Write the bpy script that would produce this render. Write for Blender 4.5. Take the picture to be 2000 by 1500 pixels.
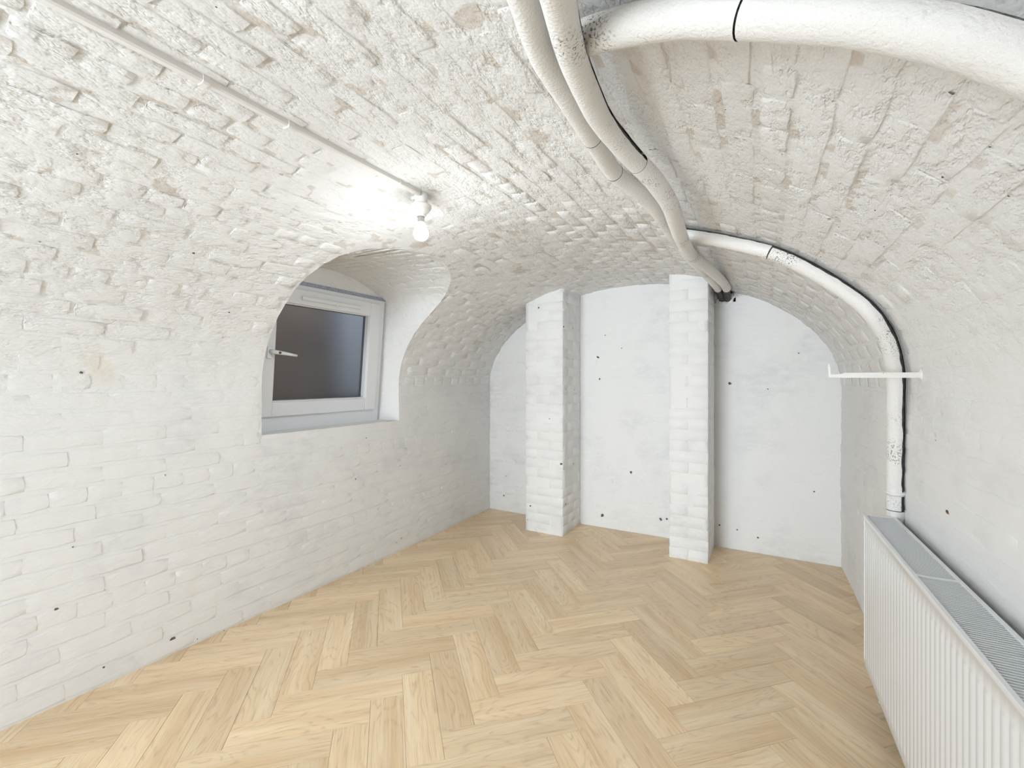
import bpy, bmesh, math, random
from mathutils import Vector, Matrix, noise

for o in list(bpy.data.objects):
    bpy.data.objects.remove(o, do_unlink=True)
sc = bpy.context.scene
COL = sc.collection
RND = random.Random(7)

# ------------------------------------------------------------------ camera
CAM_H = 1.25
YAW = math.atan(512 / 891)
cam_d = bpy.data.cameras.new('camera')
cam = bpy.data.objects.new('camera', cam_d)
COL.objects.link(cam)
cam.location = (0, 0, CAM_H)
cam.rotation_euler = (math.pi / 2, 0, YAW)
cam_d.sensor_fit = 'HORIZONTAL'
cam_d.sensor_width = 36
cam_d.lens = 891 / 2000 * 36
cam_d.shift_y = -9 / 2000
cam_d.clip_start = 0.01
sc.camera = cam

# ------------------------------------------------------------------ world, exposure
world = bpy.data.worlds.new('world')
sc.world = world
world.use_nodes = True
world.node_tree.nodes['Background'].inputs[0].default_value = (0.88, 0.93, 1.0, 1)
world.node_tree.nodes['Background'].inputs[1].default_value = 2.8
sc.view_settings.view_transform = 'Standard'
sc.view_settings.look = 'None'
sc.view_settings.gamma = 1
sc.view_settings.use_curve_mapping = False
sc.view_settings.exposure = -0.08
sc.cycles.max_bounces = 6
sc.cycles.diffuse_bounces = 5
sc.cycles.glossy_bounces = 2
sc.cycles.caustics_reflective = False
sc.cycles.caustics_refractive = False
sc.cycles.use_light_tree = False
sc.cycles.adaptive_threshold = 0.05
sc.cycles.adaptive_min_samples = 16
# added fill light, unseen, shining in through a made-up doorway behind the camera
fill_d = bpy.data.lights.new('fill_light', 'AREA')
fill_d.shape = 'RECTANGLE'
fill_d.size, fill_d.size_y = 1.7, 1.5
fill_d.energy = 260
fill_d.color = (0.85, 0.935, 1.0)
fill_lamp = bpy.data.objects.new('fill_light', fill_d)
COL.objects.link(fill_lamp)
fill_lamp.location = (-1.65, -3.8, 0.95)
fill_lamp.rotation_euler = (math.pi / 2, 0, 0)
BULB_STRENGTH = 720.0
BULB_COLOR = (0.92, 0.97, 1.0, 1)


def project(p):
    """pixel in the 2000x1500 frame, depth (used only to rank pieces by size)."""
    r = p.x * math.cos(YAW) + p.y * math.sin(YAW)
    f = -p.x * math.sin(YAW) + p.y * math.cos(YAW)
    if f < 0.05:
        return None
    return 1000 + 891 * r / f, 741 - 891 * (p.z - CAM_H) / f, f


# ------------------------------------------------------------------ helpers
def tag(o, label=None, cat=None, group=None, kind=None):
    if label: o['label'] = label
    if cat: o['category'] = cat
    if group: o['group'] = group
    if kind: o['kind'] = kind
    return o


def mesh(name, verts, faces, mat, smooth=True):
    m = bpy.data.meshes.new(name)
    m.from_pydata([tuple(v) for v in verts], [], faces)
    if mat: m.materials.append(mat)
    if smooth:
        m.polygons.foreach_set('use_smooth', [True] * len(m.polygons))
    m.update()
    return m


def link(name, data, parent=None, mw=None):
    o = bpy.data.objects.new(name, data)
    COL.objects.link(o)
    if parent is not None:
        o.parent = parent
    if mw is not None:
        o.matrix_local = mw
    return o


def obj(name, verts, faces, mat, parent=None, smooth=True):
    return link(name, mesh(name, verts, faces, mat, smooth), parent)


def empty(name, mw):
    o = bpy.data.objects.new(name, None)
    o.empty_display_size = 0.05
    COL.objects.link(o)
    o.matrix_world = mw
    return o


class MB:
    """mesh collector"""
    def __init__(s): s.v = []; s.f = []
    def add(s, v, f):
        n = len(s.v)
        s.v += [tuple(x) for x in v]
        s.f += [tuple(i + n for i in q) for q in f]
        return s
    def box(s, x0, x1, y0, y1, z0, z1):
        v = [(x0, y0, z0), (x1, y0, z0), (x1, y1, z0), (x0, y1, z0), (x0, y0, z1), (x1, y0, z1), (x1, y1, z1), (x0, y1, z1)]
        f = [(0, 3, 2, 1), (4, 5, 6, 7), (0, 1, 5, 4), (1, 2, 6, 5), (2, 3, 7, 6), (3, 0, 4, 7)]
        return s.add(v, f)
    def obj(s, name, mat, parent=None, smooth=False, bevel=0.0, seg=2):
        m = mesh(name, s.v, s.f, mat, smooth)
        if bevel > 0:
            bm = bmesh.new(); bm.from_mesh(m)
            bmesh.ops.bevel(bm, geom=list(bm.edges), offset=bevel, segments=seg, affect='EDGES', profile=0.5)
            bm.to_mesh(m); bm.free()
            m.polygons.foreach_set('use_smooth', [smooth] * len(m.polygons))
        return link(name, m, parent)


def lathe(pts, n=32):
    """pts: (radius, z) from top to bottom"""
    v, f = [], []
    for r, z in pts:
        for k in range(n):
            a = 2 * math.pi * k / n
            v.append((r * math.cos(a), r * math.sin(a), z))
    for i in range(len(pts) - 1):
        for k in range(n):
            a, b = i * n + k, i * n + (k + 1) % n
            f.append((a, a + n, b + n, b))
    return v, f


def nz(p, s, o=0.0):
    return noise.noise(Vector((p[0] * s + o, p[1] * s + o * 1.7, p[2] * s - o)))


# ------------------------------------------------------------------ materials
def new_mat(name):
    m = bpy.data.materials.new(name)
    m.use_nodes = True
    nt = m.node_tree
    return m, nt, nt.nodes['Principled BSDF']


def N(nt, t, **kw):
    n = nt.nodes.new(t)
    for k, v in kw.items():
        if k in ('operation', 'blend_type', 'data_type', 'feature', 'distance', 'noise_dimensions', 'clamp', 'use_clamp', 'interpolation_type'):
            setattr(n, k, v)
    return n


def math_n(nt, op, a, b=None, c=None, clamp=False):
    n = nt.nodes.new('ShaderNodeMath')
    n.operation = op
    n.use_clamp = clamp
    for i, x in enumerate((a, b, c)):
        if x is None: continue
        if isinstance(x, (int, float)): n.inputs[i].default_value = x
        else: nt.links.new(x, n.inputs[i])
    return n.outputs[0]


def mixc(nt, f, a, b):
    n = nt.nodes.new('ShaderNodeMix')
    n.data_type = 'RGBA'
    for i, x in ((0, f), (6, a), (7, b)):
        if isinstance(x, (int, float)): n.inputs[i].default_value = x
        elif isinstance(x, tuple): n.inputs[i].default_value = (*x, 1)
        else: nt.links.new(x, n.inputs[i])
    return n.outputs[2]


def noise_n(nt, vec, scale, detail=4, rough=0.55, dist=0.0):
    n = nt.nodes.new('ShaderNodeTexNoise')
    n.inputs['Scale'].default_value = scale
    n.inputs['Detail'].default_value = detail
    n.inputs['Roughness'].default_value = rough
    n.inputs['Distortion'].default_value = dist
    nt.links.new(vec, n.inputs['Vector'])
    return n.outputs[0]


def ramp(nt, x, lo, hi, a=0.0, b=1.0):
    n = nt.nodes.new('ShaderNodeMapRange')
    n.inputs[1].default_value = lo
    n.inputs[2].default_value = hi
    n.inputs[3].default_value = a
    n.inputs[4].default_value = b
    nt.links.new(x, n.inputs[0])
    return n.outputs[0]


def mapping(nt, vec, scale, loc=(0, 0, 0)):
    n = nt.nodes.new('ShaderNodeMapping')
    n.inputs['Scale'].default_value = scale
    n.inputs['Location'].default_value = loc
    nt.links.new(vec, n.inputs['Vector'])
    return n.outputs[0]


def paint_material(name, mortar=False, rough_lo=0.9, rough_hi=1.6, stretch=(1, 0.5, 1), amp_lo=0.0038, amp_hi=0.0095):
    """thick white masonry paint; rougher, more pitted work high up in the vault"""
    m = bpy.data.materials.new(name)
    m.use_nodes = True
    nt = m.node_tree
    nt.nodes.clear()
    out = nt.nodes.new('ShaderNodeOutputMaterial')
    bs = nt.nodes.new('ShaderNodeBsdfDiffuse')
    nt.links.new(bs.outputs[0], out.inputs[0])
    g = nt.nodes.new('ShaderNodeNewGeometry')
    pos = g.outputs['Position']
    sx = nt.nodes.new('ShaderNodeSeparateXYZ')
    nt.links.new(pos, sx.inputs[0])
    up = ramp(nt, sx.outputs[2], rough_lo, rough_hi)
    st = mapping(nt, pos, stretch)
    b1 = noise_n(nt, st, 21, 4, 0.68, 0.0)
    n1 = noise_n(nt, pos, 2.1, 2, 0.7)
    # paint colour: slightly warm white, thin greyer patches, faint tan stains
    grey = math_n(nt, 'MULTIPLY', ramp(nt, n1, 0.49, 0.64), ramp(nt, b1, 0.34, 0.62))
    lowgrey = math_n(nt, 'MULTIPLY', grey, math_n(nt, 'SUBTRACT', 1.0, math_n(nt, 'MULTIPLY', up, 0.6)))
    c = mixc(nt, lowgrey, PAINT_C, PAINT_GREY)
    c = mixc(nt, ramp(nt, n1, 0.30, 0.22, 0, 0.45), c, (0.76, 0.69, 0.58))
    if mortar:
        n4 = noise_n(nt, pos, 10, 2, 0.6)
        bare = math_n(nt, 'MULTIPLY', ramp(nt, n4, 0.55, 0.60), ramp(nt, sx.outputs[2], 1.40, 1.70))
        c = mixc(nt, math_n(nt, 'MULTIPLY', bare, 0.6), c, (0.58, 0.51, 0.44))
    # small unpainted hollows in the rough work
    hol = math_n(nt, 'MULTIPLY', ramp(nt, b1, 0.285, 0.255), math_n(nt, 'MULTIPLY_ADD', up, 0.55, 0.05))
    c = mixc(nt, hol, c, (0.36, 0.31, 0.27))
    nt.links.new(c, bs.inputs['Color'])
    # relief
    hgt = math_n(nt, 'ADD', b1, math_n(nt, 'MULTIPLY', ramp(nt, b1, 0.34, 0.50), math_n(nt, 'MULTIPLY', up, 0.22)))
    amp = math_n(nt, 'ADD', amp_lo, math_n(nt, 'MULTIPLY', up, amp_hi - amp_lo))
    bp = nt.nodes.new('ShaderNodeBump')
    bp.inputs['Strength'].default_value = 1.0
    bp.inputs['Distance'].default_value = 1.0
    nt.links.new(math_n(nt, 'MULTIPLY', hgt, amp), bp.inputs['Height'])
    nt.links.new(bp.outputs[0], bs.inputs['Normal'])
    return m


PAINT_C, PAINT_GREY = (0.825, 0.822, 0.815), (0.745, 0.745, 0.75)
M_PAINT = paint_material('painted_brick')
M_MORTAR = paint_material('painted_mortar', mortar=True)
M_FLAT = paint_material('painted_back_wall', rough_lo=5, rough_hi=6, stretch=(0.5, 1, 1), amp_lo=0.0048)


def plain(name, col, rough=0.5, metal=0.0, spec=0.5):
    m, nt, bs = new_mat(name)
    bs.inputs['Base Color'].default_value = (*col, 1)
    bs.inputs['Roughness'].default_value = rough
    bs.inputs['Metallic'].default_value = metal
    bs.inputs['Specular IOR Level'].default_value = spec
    return m, nt, bs


def bumped(name, col, col2, rough, scale, amp, thr=(0.4, 0.65)):
    m, nt, bs = plain(name, col, rough)
    tc = nt.nodes.new('ShaderNodeNewGeometry').outputs['Position']
    n = noise_n(nt, tc, scale, 6, 0.65)
    nt.links.new(mixc(nt, ramp(nt, n, *thr), col, col2), bs.inputs['Base Color'])
    bp = nt.nodes.new('ShaderNodeBump')
    bp.inputs['Distance'].default_value = amp
    nt.links.new(n, bp.inputs['Height'])
    nt.links.new(bp.outputs[0], bs.inputs['Normal'])
    return m


def pipe_material():
    m, nt, bs = plain('painted_pipe_lagging', (0.80, 0.78, 0.75), 0.55)
    pos = nt.nodes.new('ShaderNodeNewGeometry').outputs['Position']
    a = ramp(nt, noise_n(nt, pos, 6, 3), 0.55, 0.66)
    b = ramp(nt, noise_n(nt, pos, 190, 3, 0.6), 0.56, 0.60)
    c = mixc(nt, math_n(nt, 'MULTIPLY', math_n(nt, 'MULTIPLY', a, b), 0.85), (0.83, 0.815, 0.79), (0.10, 0.095, 0.10))
    nt.links.new(c, bs.inputs['Base Color'])
    bp = nt.nodes.new('ShaderNodeBump')
    bp.inputs['Distance'].default_value = 0.0025
    nt.links.new(noise_n(nt, pos, 160, 4), bp.inputs['Height'])
    nt.links.new(bp.outputs[0], bs.inputs['Normal'])
    return m


M_PIPE = pipe_material()
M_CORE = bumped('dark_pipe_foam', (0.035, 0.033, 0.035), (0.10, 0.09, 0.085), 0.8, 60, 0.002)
M_UPVC = plain('white_upvc', (0.80, 0.815, 0.84), 0.28)[0]
M_PLASTIC = plain('white_plastic', (0.82, 0.80, 0.775), 0.38)[0]
M_RAD = plain('white_enamel', (0.80, 0.815, 0.835), 0.22)[0]
M_RADIN = plain('radiator_inside', (0.16, 0.165, 0.18), 0.5)[0]
M_METAL = plain('brushed_metal', (0.55, 0.54, 0.53), 0.35, 0.9)[0]
M_DARKMETAL = plain('dark_screw', (0.16, 0.11, 0.08), 0.4, 0.7)[0]
M_GASKET = plain('grey_gasket', (0.10, 0.11, 0.13), 0.5)[0]
M_SEALANT = bumped('grey_sealant', (0.30, 0.33, 0.42), (0.45, 0.47, 0.55), 0.7, 70, 0.003)
M_CHIP = bumped('broken_plaster', (0.86, 0.85, 0.84), (0.55, 0.55, 0.58), 0.8, 40, 0.004, (0.55, 0.7))
M_BARPAINT = bumped('painted_rusty_iron', (0.80, 0.785, 0.76), (0.47, 0.22, 0.08), 0.55, 34, 0.001, (0.66, 0.70))
M_RUST = bumped('rust', (0.33, 0.13, 0.04), (0.10, 0.05, 0.03), 0.8, 120, 0.002)
M_SLAB = plain('floor_underlay', (0.20, 0.15, 0.10), 0.9)[0]
M_STRAW = plain('dry_straw', (0.55, 0.45, 0.32), 0.8)[0]
M_WELL = bumped('light_well_brick', (0.12, 0.092, 0.07), (0.19, 0.15, 0.12), 0.9, 3.0, 0.01)
M_WELL2 = plain('light_well_pale_render', (0.33, 0.35, 0.385), 0.9)[0]


def wood_material():
    m, nt, bs = new_mat('oak_plank')
    tc = nt.nodes.new('ShaderNodeTexCoord').outputs['Object']
    oi = nt.nodes.new('ShaderNodeObjectInfo').outputs['Random']
    off = nt.nodes.new('ShaderNodeCombineXYZ')
    nt.links.new(math_n(nt, 'MULTIPLY', oi, 37.0), off.inputs[0])
    nt.links.new(math_n(nt, 'MULTIPLY', oi, 11.3), off.inputs[1])
    nt.links.new(math_n(nt, 'MULTIPLY', oi, 23.7), off.inputs[2])
    va = nt.nodes.new('ShaderNodeVectorMath')
    nt.links.new(tc, va.inputs[0]); nt.links.new(off.outputs[0], va.inputs[1])
    p = va.outputs[0]
    # cathedral figure: contour lines of a stretched noise field
    big = noise_n(nt, mapping(nt, p, (1.6, 7.5, 1)), 1.0, 2, 0.45, 0.25)
    rings = math_n(nt, 'FRACT', math_n(nt, 'MULTIPLY', big, 17.0))
    rings = math_n(nt, 'ABSOLUTE', math_n(nt, 'SUBTRACT', rings, 0.5))
    line = ramp(nt, rings, 0.0, 0.22, 1.0, 0.0)
    fib = noise_n(nt, mapping(nt, p, (2.4, 95, 1)), 1.0, 5, 0.65)
    pores = ramp(nt, noise_n(nt, mapping(nt, p, (7, 330, 1)), 1.0, 3, 0.6), 0.56, 0.68)
    band = noise_n(nt, mapping(nt, p, (1.0, 13, 1)), 1.0, 4, 0.6)
    a = mixc(nt, ramp(nt, band, 0.32, 0.68), (0.72, 0.525, 0.325), (0.88, 0.715, 0.505))
    a = mixc(nt, math_n(nt, 'MULTIPLY', line, math_n(nt, 'MULTIPLY', ramp(nt, fib, 0.62, 0.38), 0.55)), a, (0.50, 0.36, 0.23))
    a = mixc(nt, math_n(nt, 'MULTIPLY', ramp(nt, fib, 0.50, 0.68), 0.5), a, (0.84, 0.73, 0.58))
    a = mixc(nt, math_n(nt, 'MULTIPLY', pores, 0.30), a, (0.45, 0.32, 0.20))
    hs = nt.nodes.new('ShaderNodeHueSaturation')
    hs.inputs['Saturation'].default_value = 1.10
    nt.links.new(ramp(nt, oi, 0, 1, 0.90, 1.06), hs.inputs['Value'])
    nt.links.new(a, hs.inputs['Color'])
    nt.links.new(hs.outputs[0], bs.inputs['Base Color'])
    nt.links.new(ramp(nt, fib, 0.3, 0.7, 0.30, 0.42), bs.inputs['Roughness'])
    bs.inputs['Specular IOR Level'].default_value = 0.5
    bp = nt.nodes.new('ShaderNodeBump')
    bp.inputs['Distance'].default_value = 0.0004
    nt.links.new(math_n(nt, 'SUBTRACT', fib, pores), bp.inputs['Height'])
    nt.links.new(bp.outputs[0], bs.inputs['Normal'])
    return m


M_WOOD = wood_material()


def glass_material():
    m, nt, bs = new_mat('obscured_glass')
    bs.inputs['Base Color'].default_value = (0.72, 0.75, 0.78, 1)
    bs.inputs['Transmission Weight'].default_value = 1.0
    bs.inputs['Roughness'].default_value = 0.30
    bs.inputs['IOR'].default_value = 1.3
    bs.inputs['Specular IOR Level'].default_value = 0.4
    return m


M_GLASS = glass_material()


def bulb_material():
    m = bpy.data.materials.new('lit_bulb_glass')
    m.use_nodes = True
    nt = m.node_tree
    nt.nodes.clear()
    e = nt.nodes.new('ShaderNodeEmission')
    e.inputs[0].default_value = BULB_COLOR
    e.inputs[1].default_value = BULB_STRENGTH
    out = nt.nodes.new('ShaderNodeOutputMaterial')
    nt.links.new(e.outputs[0], out.inputs[0])
    # LED lamp: the neck half of the diffuser gives off much less than the dome
    z = nt.nodes.new('ShaderNodeSeparateXYZ')
    nt.links.new(nt.nodes.new('ShaderNodeTexCoord').outputs['Object'], z.inputs[0])
    nt.links.new(ramp(nt, z.outputs[2], 0.010, 0.032, BULB_STRENGTH, BULB_STRENGTH * 0.012), e.inputs[1])
    return m


M_BULB = bulb_material()

# ------------------------------------------------------------------ the vault as a surface
XC, HALF, ZS, RISE = -1.0, 1.39, 1.2, 0.82
Y0, Y1 = -1.1, 3.727
_tab = [(-HALF, 0.0), (-HALF, ZS)]
_n = 500
for i in range(1, _n + 1):
    a = math.pi - math.pi * i / _n
    _tab.append((HALF * math.cos(a), ZS + RISE * math.sin(a)))
_tab.append((HALF, 0.0))
_cum = [0.0]
for a, b in zip(_tab, _tab[1:]):
    _cum.append(_cum[-1] + math.hypot(b[0] - a[0], b[1] - a[1]))
S_TOT = _cum[-1]
S_SPR = ZS
S_SPR2 = S_TOT - ZS
S_TOP = S_TOT / 2


def prof(s):
    s = min(max(s, 0.0), S_TOT)
    lo, hi = 0, len(_cum) - 1
    while hi - lo > 1:
        mid = (lo + hi) // 2
        if _cum[mid] <= s: lo = mid
        else: hi = mid
    t = (s - _cum[lo]) / max(1e-9, _cum[hi] - _cum[lo])
    return _tab[lo][0] + t * (_tab[hi][0] - _tab[lo][0]), _tab[lo][1] + t * (_tab[hi][1] - _tab[lo][1])


def s_of_z_left(z):
    lo, hi = 0.0, S_TOP
    for _ in range(40):
        m = (lo + hi) / 2
        if prof(m)[1] < z: lo = m
        else: hi = m
    return (lo + hi) / 2


def widen(Y):
    return 0.035 * min(4.0, max(0.0, 3.727 - Y))


def P0(s, Y):
    x, z = prof(s)
    if x > 0:
        x *= 1 + widen(Y) / HALF
    else:
        t = min(1.0, max(0.0, (Y - 0.4) / 3.33))
        x += 0.024 * math.sin(math.pi * t) * min(1.0, -x / HALF) * max(0.0, 1 - max(0, z - 0.4) / 1.2)
    return Vector((XC + x, Y, z))


def frame(s, Y):
    e = 0.01
    ts = (P0(min(S_TOT, s + e), Y) - P0(max(0, s - e), Y)).normalized()
    ty = (P0(s, Y + e) - P0(s, Y - e)).normalized()
    n = ty.cross(ts).normalized()
    return ty, ts, n


def P(s, Y, lift=0.0):
    p = P0(s, Y)
    n = frame(s, Y)[2]
    up = min(1, max(0, (p.z - 0.9) / 0.6))
    d = 0.006 * nz(p, 1.4, 3.1) + 0.0025 * nz(p, 4.5, 9.2) + up * 0.003 * nz(p, 11, 5)
    return p + n * (d + lift)


# window opening in the left side: arch table (Y, z)
WY0, WY1, WZ0 = 1.45, 2.485, 0.950
ARCH = [(1.45, 1.70), (1.458, 1.76), (1.48, 1.815), (1.51, 1.853), (1.55, 1.879), (1.60, 1.896), (1.684, 1.914), (1.767, 1.923), (1.90, 1.930),
        (2.02, 1.928), (2.146, 1.917), (2.25, 1.898), (2.32, 1.878), (2.39, 1.847), (2.44, 1.812), (2.47, 1.775), (2.485, 1.70)]


def arch_z(Y):
    for (a, za), (b, zb) in zip(ARCH, ARCH[1:]):
        if a <= Y <= b:
            t = (Y - a) / (b - a)
            return za + t * (zb - za)
    return 0


MID = []
for (a, _), (b, _) in zip(ARCH, ARCH[1:]):
    k = max(1, int((b - a) / 0.022))
    MID += [a + (b - a) * i / k for i in range(k)]
MID.append(ARCH[-1][0])


def lin(a, b, step):
    k = max(1, round((b - a) / step))
    return [a + (b - a) * i / k for i in range(k + 1)]


def grid_patch(mb, rows):
    """rows: list of lists of Vectors (same length)"""
    n = len(rows[0])
    v = [p for r in rows for p in r]
    f = []
    for i in range(len(rows) - 1):
        for k in range(n - 1):
            a = i * n + k
            f.append((a, a + 1, a + n + 1, a + n))
    mb.add(v, f)


def weld(m, d=1e-4):
    bm = bmesh.new(); bm.from_mesh(m)
    bmesh.ops.remove_doubles(bm, verts=list(bm.verts), dist=d)
    bm.to_mesh(m); bm.free()
    m.polygons.foreach_set('use_smooth', [True] * len(m.polygons))
    m.update()


YL, YR = lin(Y0, WY0, 0.045), lin(WY1, Y1 + 0.02, 0.045)
YALL = YL + MID[1:-1] + YR
S_SILL = s_of_z_left(WZ0)
low1, low2 = lin(0, S_SILL, 0.045), lin(S_SILL, S_SPR, 0.045)
up1 = lin(S_SPR, S_TOP, 0.04)

mb = MB()
grid_patch(mb, [[P(s, y) for y in YALL] for s in low1])
grid_patch(mb, [[P(s, y) for y in YL] for s in low2])
grid_patch(mb, [[P(s, y) for y in YR] for s in low2])
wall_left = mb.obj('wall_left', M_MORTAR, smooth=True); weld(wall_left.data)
tag(wall_left, 'long whitewashed brick wall below the vault, under the window', kind='structure')

mb = MB()
grid_patch(mb, [[P(s, y) for y in YL] for s in up1])
grid_patch(mb, [[P(s, y) for y in YR] for s in up1])
nr = 26
sa = [s_of_z_left(arch_z(y)) for y in MID]
grid_patch(mb, [[P(sa[k] + (S_TOP - sa[k]) * i / nr, MID[k]) for k in range(len(MID))] for i in range(nr + 1)])
grid_patch(mb, [[P(s, y) for y in YALL] for s in lin(S_TOP, S_SPR2, 0.04)])
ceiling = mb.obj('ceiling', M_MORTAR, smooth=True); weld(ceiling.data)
tag(ceiling, 'white painted brick barrel vault over the whole room', kind='structure')

mb = MB()
grid_patch(mb, [[P(s, y) for y in YALL] for s in lin(S_SPR2, S_TOT, 0.045)])
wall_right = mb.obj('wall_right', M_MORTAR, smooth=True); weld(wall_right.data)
tag(wall_right, 'whitewashed brick wall behind the radiator', kind='structure')

# ---- window reveal (soffit, jambs, sill) from the vault edge to the frame
WT = math.radians(5.0)                      # the window leans in at the top
WORG = Vector((-2.53, 0, 0.95))
WV = Vector((math.sin(WT), 0, math.cos(WT)))
WN = Vector((math.cos(WT), 0, -math.sin(WT)))


def win(u, v, n=0.0):
    return WORG + Vector((0, u, 0)) + WV * v + WN * n


def back_pt(y, z):
    t = (y - WY0) / (WY1 - WY0)
    yb = 1.43 + t * (2.425 - 1.43)
    c = (yb - 1.93) / 0.5
    zb = z
    if z > 1.69:                       # flatter segmental arch at the frame
        zb = 1.815 + 0.135 * max(0, 1 - c * c)
    return win(yb, (zb - 0.95) / math.cos(WT), -0.03)


loop = [(WY0, WZ0 + (1.70 - WZ0) * i / 12) for i in range(12)] + [(y, arch_z(y)) for y in MID] + [(WY1, 1.70 - (1.70 - WZ0) * (i + 1) / 12) for i in range(12)]
front = [P(s_of_z_left(z), y) for y, z in loop]
back = [back_pt(y, z) for y, z in loop]
rows = []
for i in range(9):
    t = i / 8
    row = []
    for a, b in zip(front, back):
        p = a.lerp(b, t)
        if 0 < i:
            p += Vector((0, 0.003 * nz(p, 7, 2), 0.002 * nz(p, 6, 8)))
        row.append(p)
    rows.append(row)
mb = MB(); grid_patch(mb, rows)
obj('window_reveal', mb.v, mb.f, M_PAINT, wall_left)
# plaster face above the frame inside the reveal, and the sill
mb = MB()
bt = [back_pt(y, arch_z(y)) + WN * 0.024 for y in MID]
bb = [Vector(win(p.y, 0.86, -0.008)) for p in bt]
bb = [q if q.z < p.z else p.copy() for p, q in zip(bt, bb)]
grid_patch(mb, [bt, bb])
obj('plaster_panel', mb.v, mb.f, M_PAINT, wall_left)
mb = MB()
rows = []
for i in range(5):
    t = i / 4
    rows.append([P(S_SILL, y).lerp(win(1.43 + (y - WY0) * 0.98, 0.0, -0.02), t) + Vector((0, 0, 0.003 * nz((y, t, 0), 9))) for y in lin(WY0, WY1, 0.05)])
grid_patch(mb, rows)
obj('sill', mb.v, mb.f, M_PAINT, wall_left)

# ---- back wall with the broken pipe hole
HX0, HX1, HZ0, HZ1 = -0.385, -0.245, 1.822, 1.945


def bw(x, z):
    return Vector((x, Y1 - 0.004 * nz((x, 0, z), 1.6, 4) - 0.002 * nz((x, 0, z), 5, 1), z))


xs = sorted(set([round(v, 4) for v in lin(-2.6, HX0, 0.05) + [HX0, HX1] + lin(HX1, 0.75, 0.05)]))
zs = sorted(set([round(v, 4) for v in lin(-0.02, HZ0, 0.05) + [HZ0, HZ1] + lin(HZ1, 2.2, 0.05)]))
v = [bw(x, z) for z in zs for x in xs]
f = []
for i in range(len(zs) - 1):
    for k in range(len(xs) - 1):
        if HX0 - 1e-3 <= xs[k] and xs[k + 1] <= HX1 + 1e-3 and HZ0 - 1e-3 <= zs[i] and zs[i + 1] <= HZ1 + 1e-3:
            continue
        a = i * len(xs) + k
        f.append((a, a + 1, a + len(xs) + 1, a + len(xs)))
wall_back = obj('wall_back', v, f, M_FLAT)
tag(wall_back, 'white end wall under the vault, behind the two brick piers', kind='structure')
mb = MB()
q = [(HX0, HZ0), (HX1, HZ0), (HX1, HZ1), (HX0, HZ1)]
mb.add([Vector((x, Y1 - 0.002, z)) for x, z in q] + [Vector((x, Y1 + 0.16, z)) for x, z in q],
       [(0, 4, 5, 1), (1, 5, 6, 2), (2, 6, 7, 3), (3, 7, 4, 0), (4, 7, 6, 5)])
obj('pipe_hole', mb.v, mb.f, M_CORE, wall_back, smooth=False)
# broken plaster lumps round the hole
rr = random.Random(3)
for (cx, cz, sx_, sz_) in [(-0.385, 1.868, .022, .026), (-0.372, 1.838, .020, .018), (-0.350, 1.822, .018, .012), (-0.318, 1.818, .020, .013), (-0.282, 1.832, .024, .022),
                           (-0.268, 1.862, .024, .022), (-0.244, 1.880, .022, .020), (-0.222, 1.868, .018, .013), (-0.236, 1.858, .014, .010), (-0.392, 1.892, .012, .018)]:
    bm = bmesh.new()
    bmesh.ops.create_icosphere(bm, subdivisions=2, radius=1)
    for vv in bm.verts:
        k = 1 + 0.45 * nz(vv.co, 1.7, cx * 50)
        vv.co = Vector((vv.co.x * sx_ * k, vv.co.y * 0.012 * k, vv.co.z * sz_ * k))
    m = bpy.data.meshes.new('plaster_chip'); bm.to_mesh(m); bm.free(); m.materials.append(M_CHIP)
    link('plaster_chip', m, wall_back, Matrix.Translation((cx, Y1 - 0.004, cz)))

# ---- wall behind the viewer
DX0, DX1, DZ = -2.05, -0.55, 1.92  # unseen doorway, made up to let the fill light in
yf_ = Y0 + 0.01
v = [(-2.7, yf_, -0.02), (DX0, yf_, -0.02), (DX0, yf_, DZ), (-2.7, yf_, DZ), (DX1, yf_, -0.02), (0.9, yf_, -0.02), (0.9, yf_, DZ), (DX1, yf_, DZ), (-2.7, yf_, 2.2), (0.9, yf_, 2.2)]
wall_front = obj('wall_front', v, [(3, 2, 1, 0), (7, 6, 5, 4), (8, 9, 6, 7, 2, 3)], M_FLAT, smooth=False)
tag(wall_front, 'white wall closing the near end of the vault', kind='structure')

mb = MB()  # closed white box added round the fill light, keeps sky light out
mb.add([(-3.4, yf_ - 0.02, 0), (0.4, yf_ - 0.02, 0), (0.4, -4.8, 0), (-3.4, -4.8, 0), (-3.4, yf_ - 0.02, 2.35), (0.4, yf_ - 0.02, 2.35), (0.4, -4.8, 2.35), (-3.4, -4.8, 2.35)],
       [(0, 1, 2, 3), (7, 6, 5, 4), (3, 2, 6, 7), (1, 5, 6, 2), (0, 3, 7, 4)])
fill_box = mb.obj('wall_fill_box', M_FLAT)
tag(fill_box, 'unseen white box added round the fill light behind the viewer', kind='structure')
for x, zt in ((DX0 - 0.01, DZ), (DX1 - 0.01, DZ)):  # lining, head and returns of the added doorway
    MB().box(x, x + 0.02, yf_ - 0.03, yf_ - 0.001, 0.0, DZ).obj('added_door_lining', M_UPVC, wall_front)
MB().box(DX0 - 0.01, DX1 + 0.01, yf_ - 0.03, yf_ - 0.001, DZ, DZ + 0.45).obj('added_door_head', M_FLAT, wall_front)
MB().box(-3.45, DX0 - 0.01, yf_ - 0.03, yf_ - 0.001, 0, DZ + .45).obj('added_wall_return', M_FLAT, wall_front)
MB().box(DX1 + 0.01, 0.45, yf_ - 0.03, yf_ - 0.001, 0, DZ + .45).obj('added_wall_return', M_FLAT, wall_front)

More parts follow.
